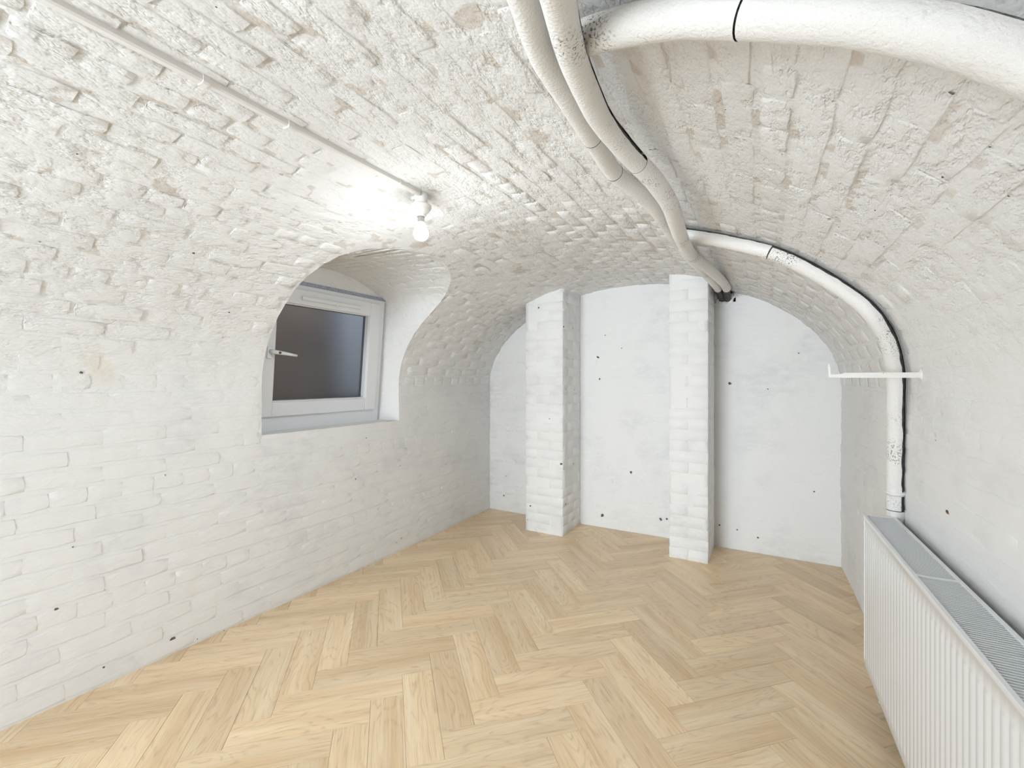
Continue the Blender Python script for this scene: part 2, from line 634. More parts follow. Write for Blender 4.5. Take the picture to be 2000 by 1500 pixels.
# ------------------------------------------------------------------ floor: herringbone planks
mb = MB().box(-2.45, 0.62, Y0, Y1 + 0.03, -0.06, -0.011)
floor = mb.obj('floor', M_SLAB)
tag(floor, 'pale oak herringbone floor', kind='structure')
PL, PW = 0.337 * math.sqrt(2), 0.1735 / math.sqrt(2)
R2 = math.sqrt(0.5)
U_, V_ = Vector((R2, R2)), Vector((R2, -R2))
ORG = Vector((-0.69 - 0.337, 2.136 - 0.337))


def clip(poly, n, d):
    out = []
    for i in range(len(poly)):
        a, b = poly[i], poly[(i + 1) % len(poly)]
        da, db = a.dot(n) - d, b.dot(n) - d
        if da >= 0: out.append(a)
        if (da >= 0) != (db >= 0):
            out.append(a.lerp(b, da / (da - db)))
    return out


g = 0.00035
for a in range(-4, 5):
    for b in range(-30, 31):
        for kind in (0, 1):
            o2 = ORG + (U_ + V_) * (PL * a) + (U_ - V_) * (PW * b)
            if kind == 0: u0, u1, v0, v1 = 0, PL, 0, PW
            else: u0, u1, v0, v1 = PL, PL + PW, 0, PL
            poly = [o2 + U_ * x + V_ * y for x, y in ((u0 + g, v0 + g), (u1 - g, v0 + g), (u1 - g, v1 - g), (u0 + g, v1 - g))]
            c = sum(poly, Vector((0, 0))) / 4
            for n_, d_ in ((Vector((1, 0)), -2.385), (Vector((-1, -0.035)).normalized(), -0.532 / math.hypot(1, 0.035)), (Vector((0, 1)), Y0 + 0.015), (Vector((0, -1)), -Y1 + 0.002)):
                poly = clip(poly, n_, d_)
                if len(poly) < 3: break
            if len(poly) < 3: continue
            area = abs(sum(poly[i].x * poly[(i + 1) % len(poly)].y - poly[(i + 1) % len(poly)].x * poly[i].y for i in range(len(poly)))) / 2
            if area < 2e-4 or c.y < -0.5: continue
            ax = U_ if kind == 0 else V_
            ang = math.atan2(ax.y, ax.x)
            dz = RND.uniform(-0.00015, 0.00015)
            if sum(poly[i].x * poly[(i + 1) % len(poly)].y - poly[(i + 1) % len(poly)].x * poly[i].y for i in range(len(poly))) < 0:
                poly = poly[::-1]
            loc = []
            for p in poly:
                d = p - c
                loc.append((d.x * math.cos(-ang) - d.y * math.sin(-ang), d.x * math.sin(-ang) + d.y * math.cos(-ang)))
            n = len(loc)
            cx_, cy_ = sum(p[0] for p in loc) / n, sum(p[1] for p in loc) / n
            def ins(p, k):
                dx, dy = cx_ - p[0], cy_ - p[1]
                return (p[0] + math.copysign(min(k, abs(dx)), dx), p[1] + math.copysign(min(k, abs(dy)), dy))
            v = [(x, y, -0.010) for x, y in loc] + [(x, y, -0.0007) for x, y in loc] + [(*ins(p, 0.0007), 0.0) for p in loc]
            f = [tuple(range(2 * n, 3 * n))]
            for r in (0, n):
                f += [(r + i, r + (i + 1) % n, r + n + (i + 1) % n, r + n + i) for i in range(n)]
            m = mesh('plank', v, f, M_WOOD, False)
            link('plank', m, floor, Matrix.Translation((c.x, c.y, dz)) @ Matrix.Rotation(ang, 4, 'Z'))

# ------------------------------------------------------------------ bricks
BL, BH, COURSE = 0.217, 0.0675, 0.075


def brick_variant(name, L, H, rng, mat):
    nx, ny = 5, 3
    inx, iny = 0.006, 0.0055
    v = []
    for j in range(ny):
        for i in range(nx):
            x = (-L / 2 + inx) + (L - 2 * inx) * i / (nx - 1)
            y = (-H / 2 + iny) + (H - 2 * iny) * j / (ny - 1)
            edge = i in (0, nx - 1) or j in (0, ny - 1)
            corner = i in (0, nx - 1) and j in (0, ny - 1)
            x += rng.uniform(-0.0025, 0.0025) - (0.003 * math.copysign(1, x) if corner else 0)
            y += rng.uniform(-0.0022, 0.0022) - (0.0025 * math.copysign(1, y) if corner else 0)
            z = rng.uniform(0.85, 1.05) if edge else rng.uniform(0.9, 1.2)
            if corner: z -= rng.uniform(0, 0.2)
            v.append((x, y, z))
    ring = [(i, 0) for i in range(nx)] + [(nx - 1, j) for j in range(1, ny)] + [(i, ny - 1) for i in range(nx - 2, -1, -1)] + [(0, j) for j in range(ny - 2, 0, -1)]
    rid = [j * nx + i for i, j in ring]
    base = len(v)
    for k in rid:
        x, y, z = v[k]
        ox = inx * (1 if x > 0 else -1) if abs(x) > L / 2 - inx - 0.008 else 0
        oy = iny * (1 if y > 0 else -1) if abs(y) > H / 2 - iny - 0.008 else 0
        v.append((x + ox * 0.9 + rng.uniform(-0.002, 0.002), y + oy * 0.9 + rng.uniform(-0.0015, 0.0015), -1.2))
    f = []
    for j in range(ny - 1):
        for i in range(nx - 1):
            a = j * nx + i
            f.append((a, a + 1, a + nx + 1, a + nx))
    n = len(rid)
    for k in range(n):
        f.append((base + k, base + (k + 1) % n, rid[(k + 1) % n], rid[k]))
    return mesh(name, v, f, mat, True)


vr = random.Random(11)
STRETCH = [brick_variant('brick', BL, BH, vr, M_PAINT) for _ in range(14)]
HEADER = [brick_variant('brick', 0.1025, BH, vr, M_PAINT) for _ in range(8)]


def px_area(mw, L, H):
    pts = []
    for sx_, sy_ in ((-1, -1), (1, -1), (1, 1), (-1, 1)):
        q = project(mw @ Vector((sx_ * L / 2, sy_ * H / 2, 0)))
        if q is None: return 0, False
        pts.append(q)
    A = abs(sum(pts[i][0] * pts[(i + 1) % 4][1] - pts[(i + 1) % 4][0] * pts[i][1] for i in range(4))) / 2
    seen = any(-260 < q[0] < 2260 and -260 < q[1] < 1760 for q in pts)
    infr = any(0 < q[0] < 2000 and 0 < q[1] < 1500 for q in pts)
    return (A if infr else A * 0.001), seen


def brick_mw(pos, tx, ty, n, relief, lenscale):
    m = Matrix.Identity(4)
    for i in range(3):
        m[i][0] = tx[i] * lenscale; m[i][1] = ty[i]; m[i][2] = n[i] * relief; m[i][3] = pos[i]
    return m


def place_bricks(parent, items, limit=300):
    """items: (area, matrix, mesh). The largest become parts of their own, the rest one joined part."""
    items.sort(key=lambda t: -t[0])
    for A, mw, me in items[:limit]:
        link('brick', me, parent, mw)
    rest = items[limit:]
    if rest:
        mb = MB()
        for A, mw, me in rest:
            mb.add([mw @ v.co for v in me.vertices], [tuple(p.vertices) for p in me.polygons])
        o = mb.obj('brickwork', rest[0][2].materials[0], parent, smooth=True)
        o['kind'] = 'stuff'


br = random.Random(5)
lists = {'l': [], 'c': [], 'r': []}
nc = int(S_TOT / COURSE)
for k in range(nc):
    s = (k + 0.5) * COURSE + (S_TOT - nc * COURSE) / 2
    hdr = (k % 6 == 4)
    pitch = 0.1125 if hdr else 0.225
    y = Y0 - br.uniform(0.0, 0.05) - (0.1125 if k % 2 else 0) - (0.056 if hdr else 0)
    while y < Y1:
        L = pitch - 0.008
        ya, yb = max(y, Y0), min(y + L, Y1)
        y += pitch
        if yb - ya < 0.04: continue
        yc = (ya + yb) / 2
        z = prof(s)[1]
        left = s < S_TOP
        # keep clear of the window opening
        gapc = br.uniform(0.004, 0.012) if z > 1.5 and br.random() < 0.35 else (-0.006 if z > 1.4 else -0.016)
        ya, yb = ya - 0.004 + gapc / 2, yb + 0.004 - gapc / 2
        if left and yb > WY0 - 0.006 and ya < WY1 + 0.006:
            zl, zh = prof(s - BH / 2)[1], prof(s + BH / 2)[1]
            ylist = [min(max(t, WY0 + 0.001), WY1 - 0.001) for t in (ya, yc, yb)]
            if zh > WZ0 - 0.004 and zl < max(arch_z(t) for t in ylist) + 0.004:
                # trim to the part beside the opening
                if ya < WY0 - 0.10: yb = WY0 - 0.010
                elif yb > WY1 + 0.10: ya = WY1 + 0.010
                else: continue
                yc = (ya + yb) / 2
        up = min(1, max(0, (z - 0.95) / 0.55))
        near = min(1, max(0, (2.2 - yc) / 1.2))
        if left: rel = 0.0034 + up * (-0.0015 + 0.0020 * near)
        else: rel = 0.0032 + up * (-0.0010 + 0.0010 * near)
        if left and WY0 - 0.3 < yc < WY1 + 0.3 and z > 1.4: rel *= 0.55
        rel *= br.uniform(0.55, 1.45) if z > 1.4 else br.uniform(0.9, 1.1)
        ty, ts, n = frame(s, yc)
        ang = br.gauss(0, 0.010 * (0.3 + up))
        tilt = br.gauss(0, 0.004 * up)
        tx = (ty * math.cos(ang) + ts * math.sin(ang)).normalized()
        tv = n.cross(tx).normalized()
        n2 = (n + tx * tilt).normalized()
        pos = P(s + br.gauss(0, 0.0012), yc, br.gauss(0, 0.0010) * up)
        full = 0.1025 if hdr else BL
        me = br.choice(HEADER if hdr else STRETCH)
        mw = brick_mw(pos, tx, tv, n2, rel, (yb - ya) / full)
        A, seen = px_area(mw, full, BH)
        if not seen: continue
        lists['l' if s < S_SPR else ('c' if s < S_SPR2 else 'r')].append((A, mw, me))
place_bricks(wall_left, lists['l'])
place_bricks(ceiling, lists['c'])
place_bricks(wall_right, lists['r'])

# bricks on the soffit of the window reveal
items = []
npt = len(MID)
arc = [0.0]
fa = [P(s_of_z_left(arch_z(y)), y) for y in MID]
ba = [back_pt(y, arch_z(y)) for y in MID]
for i in range(1, npt):
    arc.append(arc[-1] + (ba[i] - ba[i - 1]).length)
kk = 0
tpos = 0.045
while tpos < arc[-1] - 0.04:
    i = max(j for j in range(npt) if arc[j] <= tpos)
    i = min(i, npt - 2)
    w_ = (tpos - arc[i]) / max(1e-6, arc[i + 1] - arc[i])
    A_, B_ = fa[i].lerp(fa[i + 1], w_), ba[i].lerp(ba[i + 1], w_)
    i2 = min(i + 2, npt - 1); i1 = max(i - 1, 0)
    tanv = (ba[i2] - ba[i1]).normalized()
    ln = (A_ - B_).length
    tx = (A_ - B_).normalized()
    n = tx.cross(tanv).normalized()
    if n.z > 0: n = -n
    tv = n.cross(tx).normalized()
    d = 0.02 - (0.11 if kk % 2 else 0)
    while d < ln - 0.03:
        a_, b_ = max(d, 0.012), min(d + 0.205, ln - 0.014)
        d += 0.225
        if b_ - a_ < 0.05: continue
        c_ = B_ + tx * ((a_ + b_) / 2) + n * 0.0025
        mw = brick_mw(c_, tx, tv, n, 0.0030 * br.uniform(0.7, 1.4), (b_ - a_) / BL)
        items.append((1, mw, br.choice(STRETCH)))
    kk += 1
    tpos += COURSE
reveal = [o for o in wall_left.children if o.name.startswith('window_reveal')][0]
place_bricks(reveal, items)

# back wall bricks
STRETCH_B = [m.copy() for m in STRETCH[:8]]
HEADER_B = [m.copy() for m in HEADER[:5]]
for m in STRETCH_B + HEADER_B:
    m.materials.clear(); m.materials.append(M_FLAT)
PIER1 = (-1.790, -1.457, 3.345)
PIER2 = (-0.640, -0.388, 3.336)
items = []


def vault_z(x, Y):
    d = x - XC
    hw = HALF + (widen(Y) if d > 0 else 0)
    if abs(d) >= hw: return ZS if abs(d) < hw + 0.02 else 0
    return ZS + RISE * math.sqrt(1 - (d / hw) ** 2)


k = 0
while k * COURSE < 2.05:
    z = (k + 0.5) * COURSE
    hdr = k % 4 == 2
    pitch = 0.1125 if hdr else 0.225
    x = -2.39 - (0.1125 if k % 2 else 0) - (0.056 if hdr else 0)
    while x < 0.40:
        a_, b_ = max(x, -2.385), min(x + pitch - 0.010, 0.388)
        x += pitch
        if b_ - a_ < 0.04: continue
        if min(vault_z(a_, Y1), vault_z(b_, Y1)) < z + 0.035: continue
        if b_ > HX0 - 0.02 and a_ < HX1 + 0.02 and z + 0.033 > HZ0 - 0.02: continue
        if any(p[0] - 0.01 < a_ and b_ < p[1] + 0.01 for p in (PIER1, PIER2)): continue
        c_ = bw((a_ + b_) / 2, z)
        full = 0.1025 if hdr else BL
        mw = brick_mw(c_, Vector((1, 0, 0)), Vector((0, 0, 1)), Vector((0, -1, 0)), 0.0020 * br.uniform(0.5, 1.5), (b_ - a_) / full)
        A, seen = px_area(mw, full, BH)
        items.append((A, mw, br.choice(HEADER_B if hdr else STRETCH_B)))
    k += 1
place_bricks(wall_back, items)


# ------------------------------------------------------------------ brick piers
def pier(px, label):
    x0, x1, yf = px
    root = empty('brick_pier', Matrix.Translation(((x0 + x1) / 2, (yf + Y1) / 2, 0)))
    tag(root, label, 'pillar', 'brick piers against the end wall')
    off = Matrix.Translation((-(x0 + x1) / 2, -(yf + Y1) / 2, 0))
    ins = 0.0006
    # core follows the vault at its top
    nx, nzz = 8, 30
    v, f = [], []
    ring = [(x0 + ins + (x1 - x0 - 2 * ins) * i / nx, yf + ins) for i in range(nx + 1)] + [(x1 - ins, yf + ins + (Y1 - yf) * i / 6) for i in range(1, 7)] + [(x0 + ins, Y1 + ins - (Y1 - yf) * i / 6) for i in range(0, 6)]
    n = len(ring)
    for j in range(nzz + 1):
        for (x, y) in ring:
            zt = vault_z(x, y) + 0.012
            z = 0.0 + zt * j / nzz
            d = 0.0022 * nz((x, y, z), 5, 7)
            v.append(off @ Vector((x + d, y + d, z)))
    for j in range(nzz):
        for i in range(n):
            a, b = j * n + i, j * n + (i + 1) % n
            f.append((a, b, b + n, a + n))
    obj('core', v, f, M_FLAT, root)
    rng = random.Random(int(abs(x0) * 1000))
    w, dpt = x1 - x0, Y1 - yf
    meshes = {}
    k = 0
    while True:
        z0, z1 = k * COURSE + 0.0012, k * COURSE + COURSE - 0.0012
        if z0 > 2.0: break
        hw_, hd_ = 0.1025, 0.215
        alt = k % 2
        jt = 0.004
        bl = []
        if w > 0.3:
            fx = [(x0, x0 + 0.215), (x0 + 0.215 + jt, x1)] if alt else [(x0, x0 + 0.1025), (x0 + 0.1025 + jt, x1)]
        else:
            fx = [(x0, x1)] if alt else [(x0, (x0 + x1) / 2 - jt / 2), ((x0 + x1) / 2 + jt / 2, x1)]
        d0 = 0.1025 if alt else 0.215
        for a, b in fx: bl.append((a, b, yf, yf + d0))
        y = yf + d0 + jt
        while y < Y1 - 0.03:
            e = min(y + 0.215, Y1 - 0.002)
            bl.append((x0, x0 + 0.1025, y, e)); bl.append((x1 - 0.1025, x1, y, e))
            y = e + jt
        for (a, b, c, d) in bl:
            zt = min(vault_z(a, c), vault_z(b, c), vault_z(a, d), vault_z(b, d)) + 0.006
            zz1 = min(z1, zt)
            if zz1 - z0 < 0.015: continue
            key = (round(b - a, 3), round(d - c, 3), round(zz1 - z0, 3), rng.randrange(3))
            if key not in meshes:
                L, D, H = b - a, d - c, zz1 - z0
                bm = bmesh.new()
                bmesh.ops.create_cube(bm, size=1)
                for vv in bm.verts:
                    vv.co = Vector((vv.co.x * L + rng.uniform(-.0012, .0012), vv.co.y * D + rng.uniform(-.0012, .0012), vv.co.z * H + rng.uniform(-.0015, .0015)))
                bmesh.ops.bevel(bm, geom=list(bm.edges), offset=0.0016, segments=1, affect='EDGES')
                m = bpy.data.meshes.new('brick'); bm.to_mesh(m); bm.free()
                m.materials.append(M_FLAT)
                m.polygons.foreach_set('use_smooth', [True] * len(m.polygons))
                meshes[key] = m
            jx, jy = rng.gauss(0, 0.0008), rng.gauss(0, 0.0008)
            link('brick', meshes[key], root, off @ Matrix.Translation(((a + b) / 2 + jx, (c + d) / 2 + jy, (z0 + zz1) / 2)))
        k += 1
    return root


pier(PIER1, 'wider white painted brick pier, the one farther from the radiator')
pier(PIER2, 'narrower white painted brick pier, the one beside the hole where the pipes enter')

# ------------------------------------------------------------------ chipped spots in the paint
M_PIT = bumped('bare_dark_brick', (0.10, 0.085, 0.075), (0.22, 0.15, 0.11), 0.9, 90, 0.002)
CHIPS = [(-2.383, 0.715, 1.278, 0.014, 'v'), (-2.388, 1.076, 1.186, 0.0118, 'v'), (-2.239, 1.207, 1.573, 0.0114, 'v'), (-2.391, 0.746, 0.279, 0.0141, 'v'), (-2.389, 0.867, 0.103, 0.0143, 'v'), (-2.387, 1.03, 0.063, 0.0263, 'v'), (-2.391, 1.132, 0.021, 0.0178, 'v'), (-2.389, 1.254, -0.01, 0.0091, 'v'), (-2.391, 0.786, 0.071, 0.0113, 'v'), (-2.391, 0.786, 0.031, 0.0085, 'v'), (-2.388, 0.644, 0.367, 0.0167, 'v'), (-2.388, 0.557, 0.017, 0.0165, 'v'), (-2.389, 0.591, 0.105, 0.0138, 'v'), (-2.389, 0.551, 0.621, 0.011, 'v'), (-2.393, 0.692, 0.592, 0.0084, 'v'), (-2.389, 1.998, 0.561, 0.014, 'v'), (-2.39, 2.072, 0.6, 0.0142, 'v'), (-2.391, 2.487, 0.093, 0.0232, 'v'), (-2.389, 2.621, 0.049, 0.0159, 'v'), (-2.391, 2.435, 0.075, 0.0115, 'v'), (-2.39, 2.032, 0.879, 0.0141, 'v'), (-2.392, 2.169, 0.857, 0.0145, 'v'), (-2.391, 2.297, 0.843, 0.0112, 'v'), (-2.391, 2.781, 0.567, 0.0123, 'v'), (-2.392, 1.004, 0.819, 0.0116, 'v'), (-1.391, 0.346, 1.989, 0.0209, 'v'), (-1.32, 0.34, 1.997, 0.0092, 'v'), (-1.514, 0.379, 1.96, 0.0105, 'v'), (-0.996, 0.509, 2.019, 0.0075, 'v'), (-2.022, 0.951, 1.758, 0.0125, 'v'), (-2.097, 0.528, 1.707, 0.0073, 'v'), (-1.432, 1.158, 1.981, 0.0062, 'v'), (-0.913, 1.652, 2.019, 0.0085, 'v'), (-1.196, 1.749, 2.011, 0.0071, 'v'), (-1.23, 2.168, 2.008, 0.0084, 'v'), (0.222, 0.892, 1.669, 0.0093, 'v'), (0.27, 1.121, 1.622, 0.0078, 'v'), (0.286, 0.974, 1.611, 0.0046, 'v'), (0.337, 1.061, 1.554, 0.005, 'v'), (0.15, 2.004, 1.7, 0.0068, 'v'), (0.216, 1.401, 1.661, 0.0064, 'v'), (0.453, 1.947, 1.055, 0.0067, 'v'), (0.165, 1.62, 1.697, 0.0055, 'v'), (0.019, 1.277, 1.793, 0.0043, 'v'), (-0.283, 1.143, 1.919, 0.0053, 'v'), (-0.09, 1.105, 1.847, 0.0037, 'v'), (-0.135, 1.355, 1.865, 0.0046, 'v'), (-0.204, 4.119, 1.872, 0.0139, 'v'), (-0.199, 3.164, 1.875, 0.0107, 'v'), (-1.441, 4.475, 1.978, 0.0158, 'v'), (-1.164, 2.563, 2.014, 0.0095, 'v'), (-0.756, 1.189, 2.01, 0.0047, 'v'), (-0.7, 0.91, 2.005, 0.0052, 'v'), (-0.832, 0.736, 2.013, 0.005, 'v'), (-0.933, 0.626, 2.02, 0.005, 'v'), (-1.277, 0.515, 2.004, 0.0062, 'v'), (-1.247, 0.751, 2.008, 0.0065, 'v'), (-1.22, 0.957, 2.01, 0.0052, 'v'), (-1.661, 0.605, 1.919, 0.0079, 'v'), (-1.733, 0.512, 1.897, 0.0081, 'v'), (-1.297, 3.722, 1.437, 0.031, 'b'), (-1.283, 3.722, 1.254, 0.0177, 'b'), (-1.234, 3.722, 1.621, 0.0132, 'b'), (-1.094, 3.722, 1.508, 0.0131, 'b'), (-1.017, 3.722, 0.491, 0.0346, 'b'), (-1.261, 3.722, 0.099, 0.0397, 'b'), (-0.781, 3.722, 0.142, 0.0341, 'b'), (-0.734, 3.722, 0.149, 0.0213, 'b'), (-0.282, 3.722, 1.22, 0.0293, 'b'), (-0.354, 3.722, 0.165, 0.0168, 'b'), (-0.234, 3.722, 0.147, 0.0167, 'b'), (-2.206, 3.722, 0.332, 0.0146, 'b'), (-2.229, 3.722, 0.145, 0.0195, 'b'), (-0.038, 3.722, 1.181, 0.0125, 'b'), (0.147, 3.722, 1.431, 0.0125, 'b'), (-0.102, 3.722, 0.113, 0.0167, 'b'), (0.236, 3.722, 0.486, 0.0126, 'b'), (-1.67, 3.343, 1.836, 0.021, 'b'), (-1.47, 3.343, 0.578, 0.0246, 'b'), (-1.745, 3.343, 0.205, 0.0169, 'b'), (-1.774, 3.343, 0.087, 0.0127, 'b'), (-1.573, 3.343, 0.932, 0.0124, 'b'), (-1.455, 3.36, 1.671, 0.0247, 'x'), (-1.455, 3.552, 1.677, 0.0172, 'x'), (-1.455, 3.432, 1.42, 0.0126, 'x'), (-1.455, 3.563, 1.417, 0.013, 'x'), (-1.455, 3.401, 1.168, 0.0125, 'x'), (-1.455, 3.586, 1.164, 0.013, 'x'), (-1.455, 3.563, 0.544, 0.013, 'x'), (-1.455, 3.401, 0.244, 0.0166, 'x')]


def add_chip(mb, p, n, r, rng):
    n = n.normalized()
    a = n.orthogonal().normalized()
    b = n.cross(a)
    v = [p + n * 0.0010]
    k = 7
    ph = rng.uniform(0, 6)
    for i in range(k):
        t = ph + 2 * math.pi * i / k
        q = r * rng.uniform(0.5, 1.15)
        v.append(p + a * (q * math.cos(t)) + b * (q * math.sin(t)) - n * 0.0006)
    mb.add(v, [(0, 1 + i, 1 + (i + 1) % k) for i in range(k)])


cr = random.Random(21)
sets = {'wall_left': MB(), 'ceiling': MB(), 'wall_right': MB(), 'wall_back': MB()}
for (x, y, z, d, ax) in CHIPS:
    if ax == 'v':
        q = Vector((x, y, z))
        d2 = x - XC
        n = Vector((-math.copysign(1, d2), 0, 0)) if z < ZS else -Vector((d2 / HALF ** 2, 0, (z - ZS) / RISE ** 2)).normalized()
        ang = math.atan2(z - ZS, d2)
        best = min((abs((P0(s_, y) - q).length), s_) for s_ in [S_TOT * i / 900 for i in range(901)])[1]
        p = P(best, y, 0.0035 if z > 1.4 else 0.0026)
        key = 'wall_left' if best < S_SPR else ('ceiling' if best < S_SPR2 else 'wall_right')
    else:
        n = Vector((0, -1, 0)) if ax == 'b' else Vector((1, 0, 0))
        p = Vector((x, y, z)) + n * 0.0006
        key = 'wall_back'
    add_chip(sets[key], p, n, d * 0.45, cr)
for key, par in (('wall_left', wall_left), ('ceiling', ceiling), ('wall_right', wall_right), ('wall_back', wall_back)):
    if sets[key].v:
        o = sets[key].obj('paint_chips', M_PIT, par)
        o['kind'] = 'stuff'

# ------------------------------------------------------------------ window
win_root = empty('window_1', Matrix.Translation(win(1.93, 0)) @ Matrix.Rotation(WT, 4, 'Y'))
tag(win_root, 'white framed window with dark obscured glass in the arched recess', kind='structure')
# local axes: x into the room, y along the wall, z up


def wb(name, boxes, mat, bevel=0.003, parent=None):
    mb = MB()
    for (n0, n1, u0, u1, v0, v1) in boxes:
        mb.box(n0, n1, u0 - 1.93, u1 - 1.93, v0, v1)
    return mb.obj(name, mat, parent or win_root, smooth=False, bevel=bevel)


def rect_frame(n0, n1, U0, U1, V0, V1, wl, wr, wb_, wt):
    return [(n0, n1, U0, U0 + wl, V0, V1), (n0, n1, U1 - wr, U1, V0, V1), (n0, n1, U0 + wl - .001, U1 - wr + .001, V0, V0 + wb_), (n0, n1, U0 + wl - .001, U1 - wr + .001, V1 - wt, V1)]


wb('outer_frame', rect_frame(-0.06, 0.004, 1.445, 2.412, -0.012, 0.868, 0.055, 0.06, 0.105, 0.05), M_UPVC)
sash = wb('sash', rect_frame(-0.05, 0.022, 1.487, 2.362, 0.086, 0.842, 0.097, 0.092, 0.084, 0.092), M_UPVC, 0.005)
wb('glazing_bead', rect_frame(-0.024, 0.010, 1.582, 2.272, 0.168, 0.752, 0.009, 0.009, 0.009, 0.009), M_UPVC, 0.002, sash)
wb('gasket', rect_frame(-0.030, -0.021, 1.588, 2.266, 0.174, 0.746, 0.009, 0.014, 0.006, 0.006), M_GASKET, 0, sash)
wb('glass_pane', [(-0.034, -0.028, 1.585, 2.270, 0.170, 0.750)], M_GLASS, 0, sash)
wb('sealant_strip', [(-0.03, 0.0, 1.44, 2.43, 0.868, 0.892)], M_SEALANT, 0.004)
vent = wb('trickle_vent', [(0.021, 0.036, 1.73, 2.17, 0.779, 0.802)], M_UPVC, 0.003)
wb('vent_tab', [(0.034, 0.041, 1.965, 1.985, 0.772, 0.786)], M_UPVC, 0.002, vent)
# handle: rose on the left stile, lever lying across the glass
rose = wb('handle_base', [(0.020, 0.034, 1.532, 1.562, 0.420, 0.490)], M_UPVC, 0.006)
lev = MB()
pts = [(0.034, 1.547, 0.462, 0.013), (0.052, 1.549, 0.462, 0.012), (0.064, 1.556, 0.461, 0.012), (0.068, 1.575, 0.459, 0.011), (0.066, 1.62, 0.455, 0.0095), (0.060, 1.66, 0.450, 0.0085), (0.054, 1.70, 0.446, 0.007)]
v, f = [], []
nn = 12
for i, (n_, u, vv, r) in enumerate(pts):
    a = Vector(pts[min(i + 1, len(pts) - 1)][:3]) - Vector(pts[max(i - 1, 0)][:3])
    a.normalize()
    e1 = Vector((0, 0, 1)); e2 = a.cross(e1).normalized(); e1 = e2.cross(a).normalized()
    for k in range(nn):
        t = 2 * math.pi * k / nn
        v.append(Vector((n_, u - 1.93, vv)) + e1 * (r * math.cos(t)) + e2 * (r * 0.62 * math.sin(t)))
for i in range(len(pts) - 1):
    for k in range(nn):
        a, b = i * nn + k, i * nn + (k + 1) % nn
        f.append((a, b, b + nn, a + nn))
f.append(tuple(range(nn))[::-1]); f.append(tuple(range((len(pts) - 1) * nn, len(pts) * nn)))
obj('handle_lever', v, f, M_UPVC, rose)
lv, lf = lathe([(0.0, 0.003), (0.006, 0.003), (0.007, 0.0), (0.007, -0.004)], 16)
o = obj('lock_button', lv, lf, M_DARKMETAL, rose)
o.matrix_local = Matrix.Translation((0.0785, 1.578 - 1.93, 0.459)) @ Matrix.Rotation(math.pi / 2, 4, 'Y')

# light well outside the window
mb = MB()
x0, x1, y0_, y1_, z0_, z1_ = -3.5, -2.56, 0.7, 3.3, 0.2, 3.2
mb.add([(x0, y0_, z0_), (x0, y1_, z0_), (x0, y1_, z1_), (x0, y0_, z1_), (x1, y0_, z0_), (x1, y1_, z0_), (x1, y1_, z1_), (x1, y0_, z1_)],
       [(0, 1, 2, 3), (0, 3, 7, 4), (1, 5, 6, 2), (0, 4, 5, 1)])
well = mb.obj('wall_outside', M_WELL)
tag(well, 'dark light well wall outside the window, seen blurred through the glass', kind='structure')
mb = MB().box(-3.49, -3.30, 2.75, 3.20, 1.1, 2.2)
o = mb.obj('pale_patch', M_WELL2, well)
mb = MB().box(-3.49, -3.40, 1.05, 1.5, 1.75, 2.4)
o = mb.obj('pale_patch', M_WELL2, well)

# ------------------------------------------------------------------ lamp
LX, LY = -1.247, 1.426
LZ = P(s_of_z_left(1.9999) if False else S_TOP - 0.25, LY).z
LZ = vault_z(LX, LY) - 0.003
lh = empty('lamp_holder', Matrix.Translation((LX, LY, LZ)))
tag(lh, 'white plastic batten lampholder screwed to the vault', 'lamp holder')
obj('backplate', *lathe([(0.0, 0.006), (0.026, 0.006), (0.0275, 0.0), (0.026, -0.02), (0.0245, -0.040), (0.0235, -0.046)], 32), M_PLASTIC, lh)
obj('skirt', *lathe([(0.0235, -0.040), (0.034, -0.041), (0.0415, -0.046), (0.0425, -0.053), (0.041, -0.060), (0.0395, -0.061)], 36), M_PLASTIC, lh)
obj('cup', *lathe([(0.0395, -0.058), (0.038, -0.064), (0.031, -0.074), (0.0235, -0.080), (0.020, -0.088), (0.0185, -0.093), (0.0165, -0.093), (0.0165, -0.082)], 36), M_PLASTIC, lh)
mb = MB().box(-0.048, -0.020, -0.008, 0.008, -0.016, 0.004)
mb.obj('cable_entry', M_PLASTIC, lh, bevel=0.003)

bulb = empty('light_bulb', Matrix.Translation((LX, LY, LZ - 0.188)))
tag(bulb, 'lit pear shaped bare light bulb hanging below the lampholder', 'light bulb')
cap = obj('metal_cap', *lathe([(0.0, 0.106), (0.0125, 0.106), (0.0132, 0.100), (0.0132, 0.078), (0.0138, 0.076), (0.0138, 0.072)], 24), M_METAL, bulb)
gp = [(0.0136, 0.0735), (0.0150, 0.070), (0.0165, 0.064), (0.0205, 0.057), (0.0255, 0.048), (0.0290, 0.039), (0.0303, 0.030), (0.0290, 0.020), (0.0255, 0.0115), (0.0195, 0.005), (0.0110, 0.0012), (0.0, 0.0)]
obj('globe', *lathe(gp, 28), M_BULB, bulb)

# ------------------------------------------------------------------ conduit along the vault to the lamp
CXX = -1.236
cz = vault_z(CXX, 0) - 0.012
con = empty('cable_conduit', Matrix.Translation((CXX, 0.2, cz)))
tag(con, 'long white cable trunking fixed along the vault up to the lamp', 'conduit')


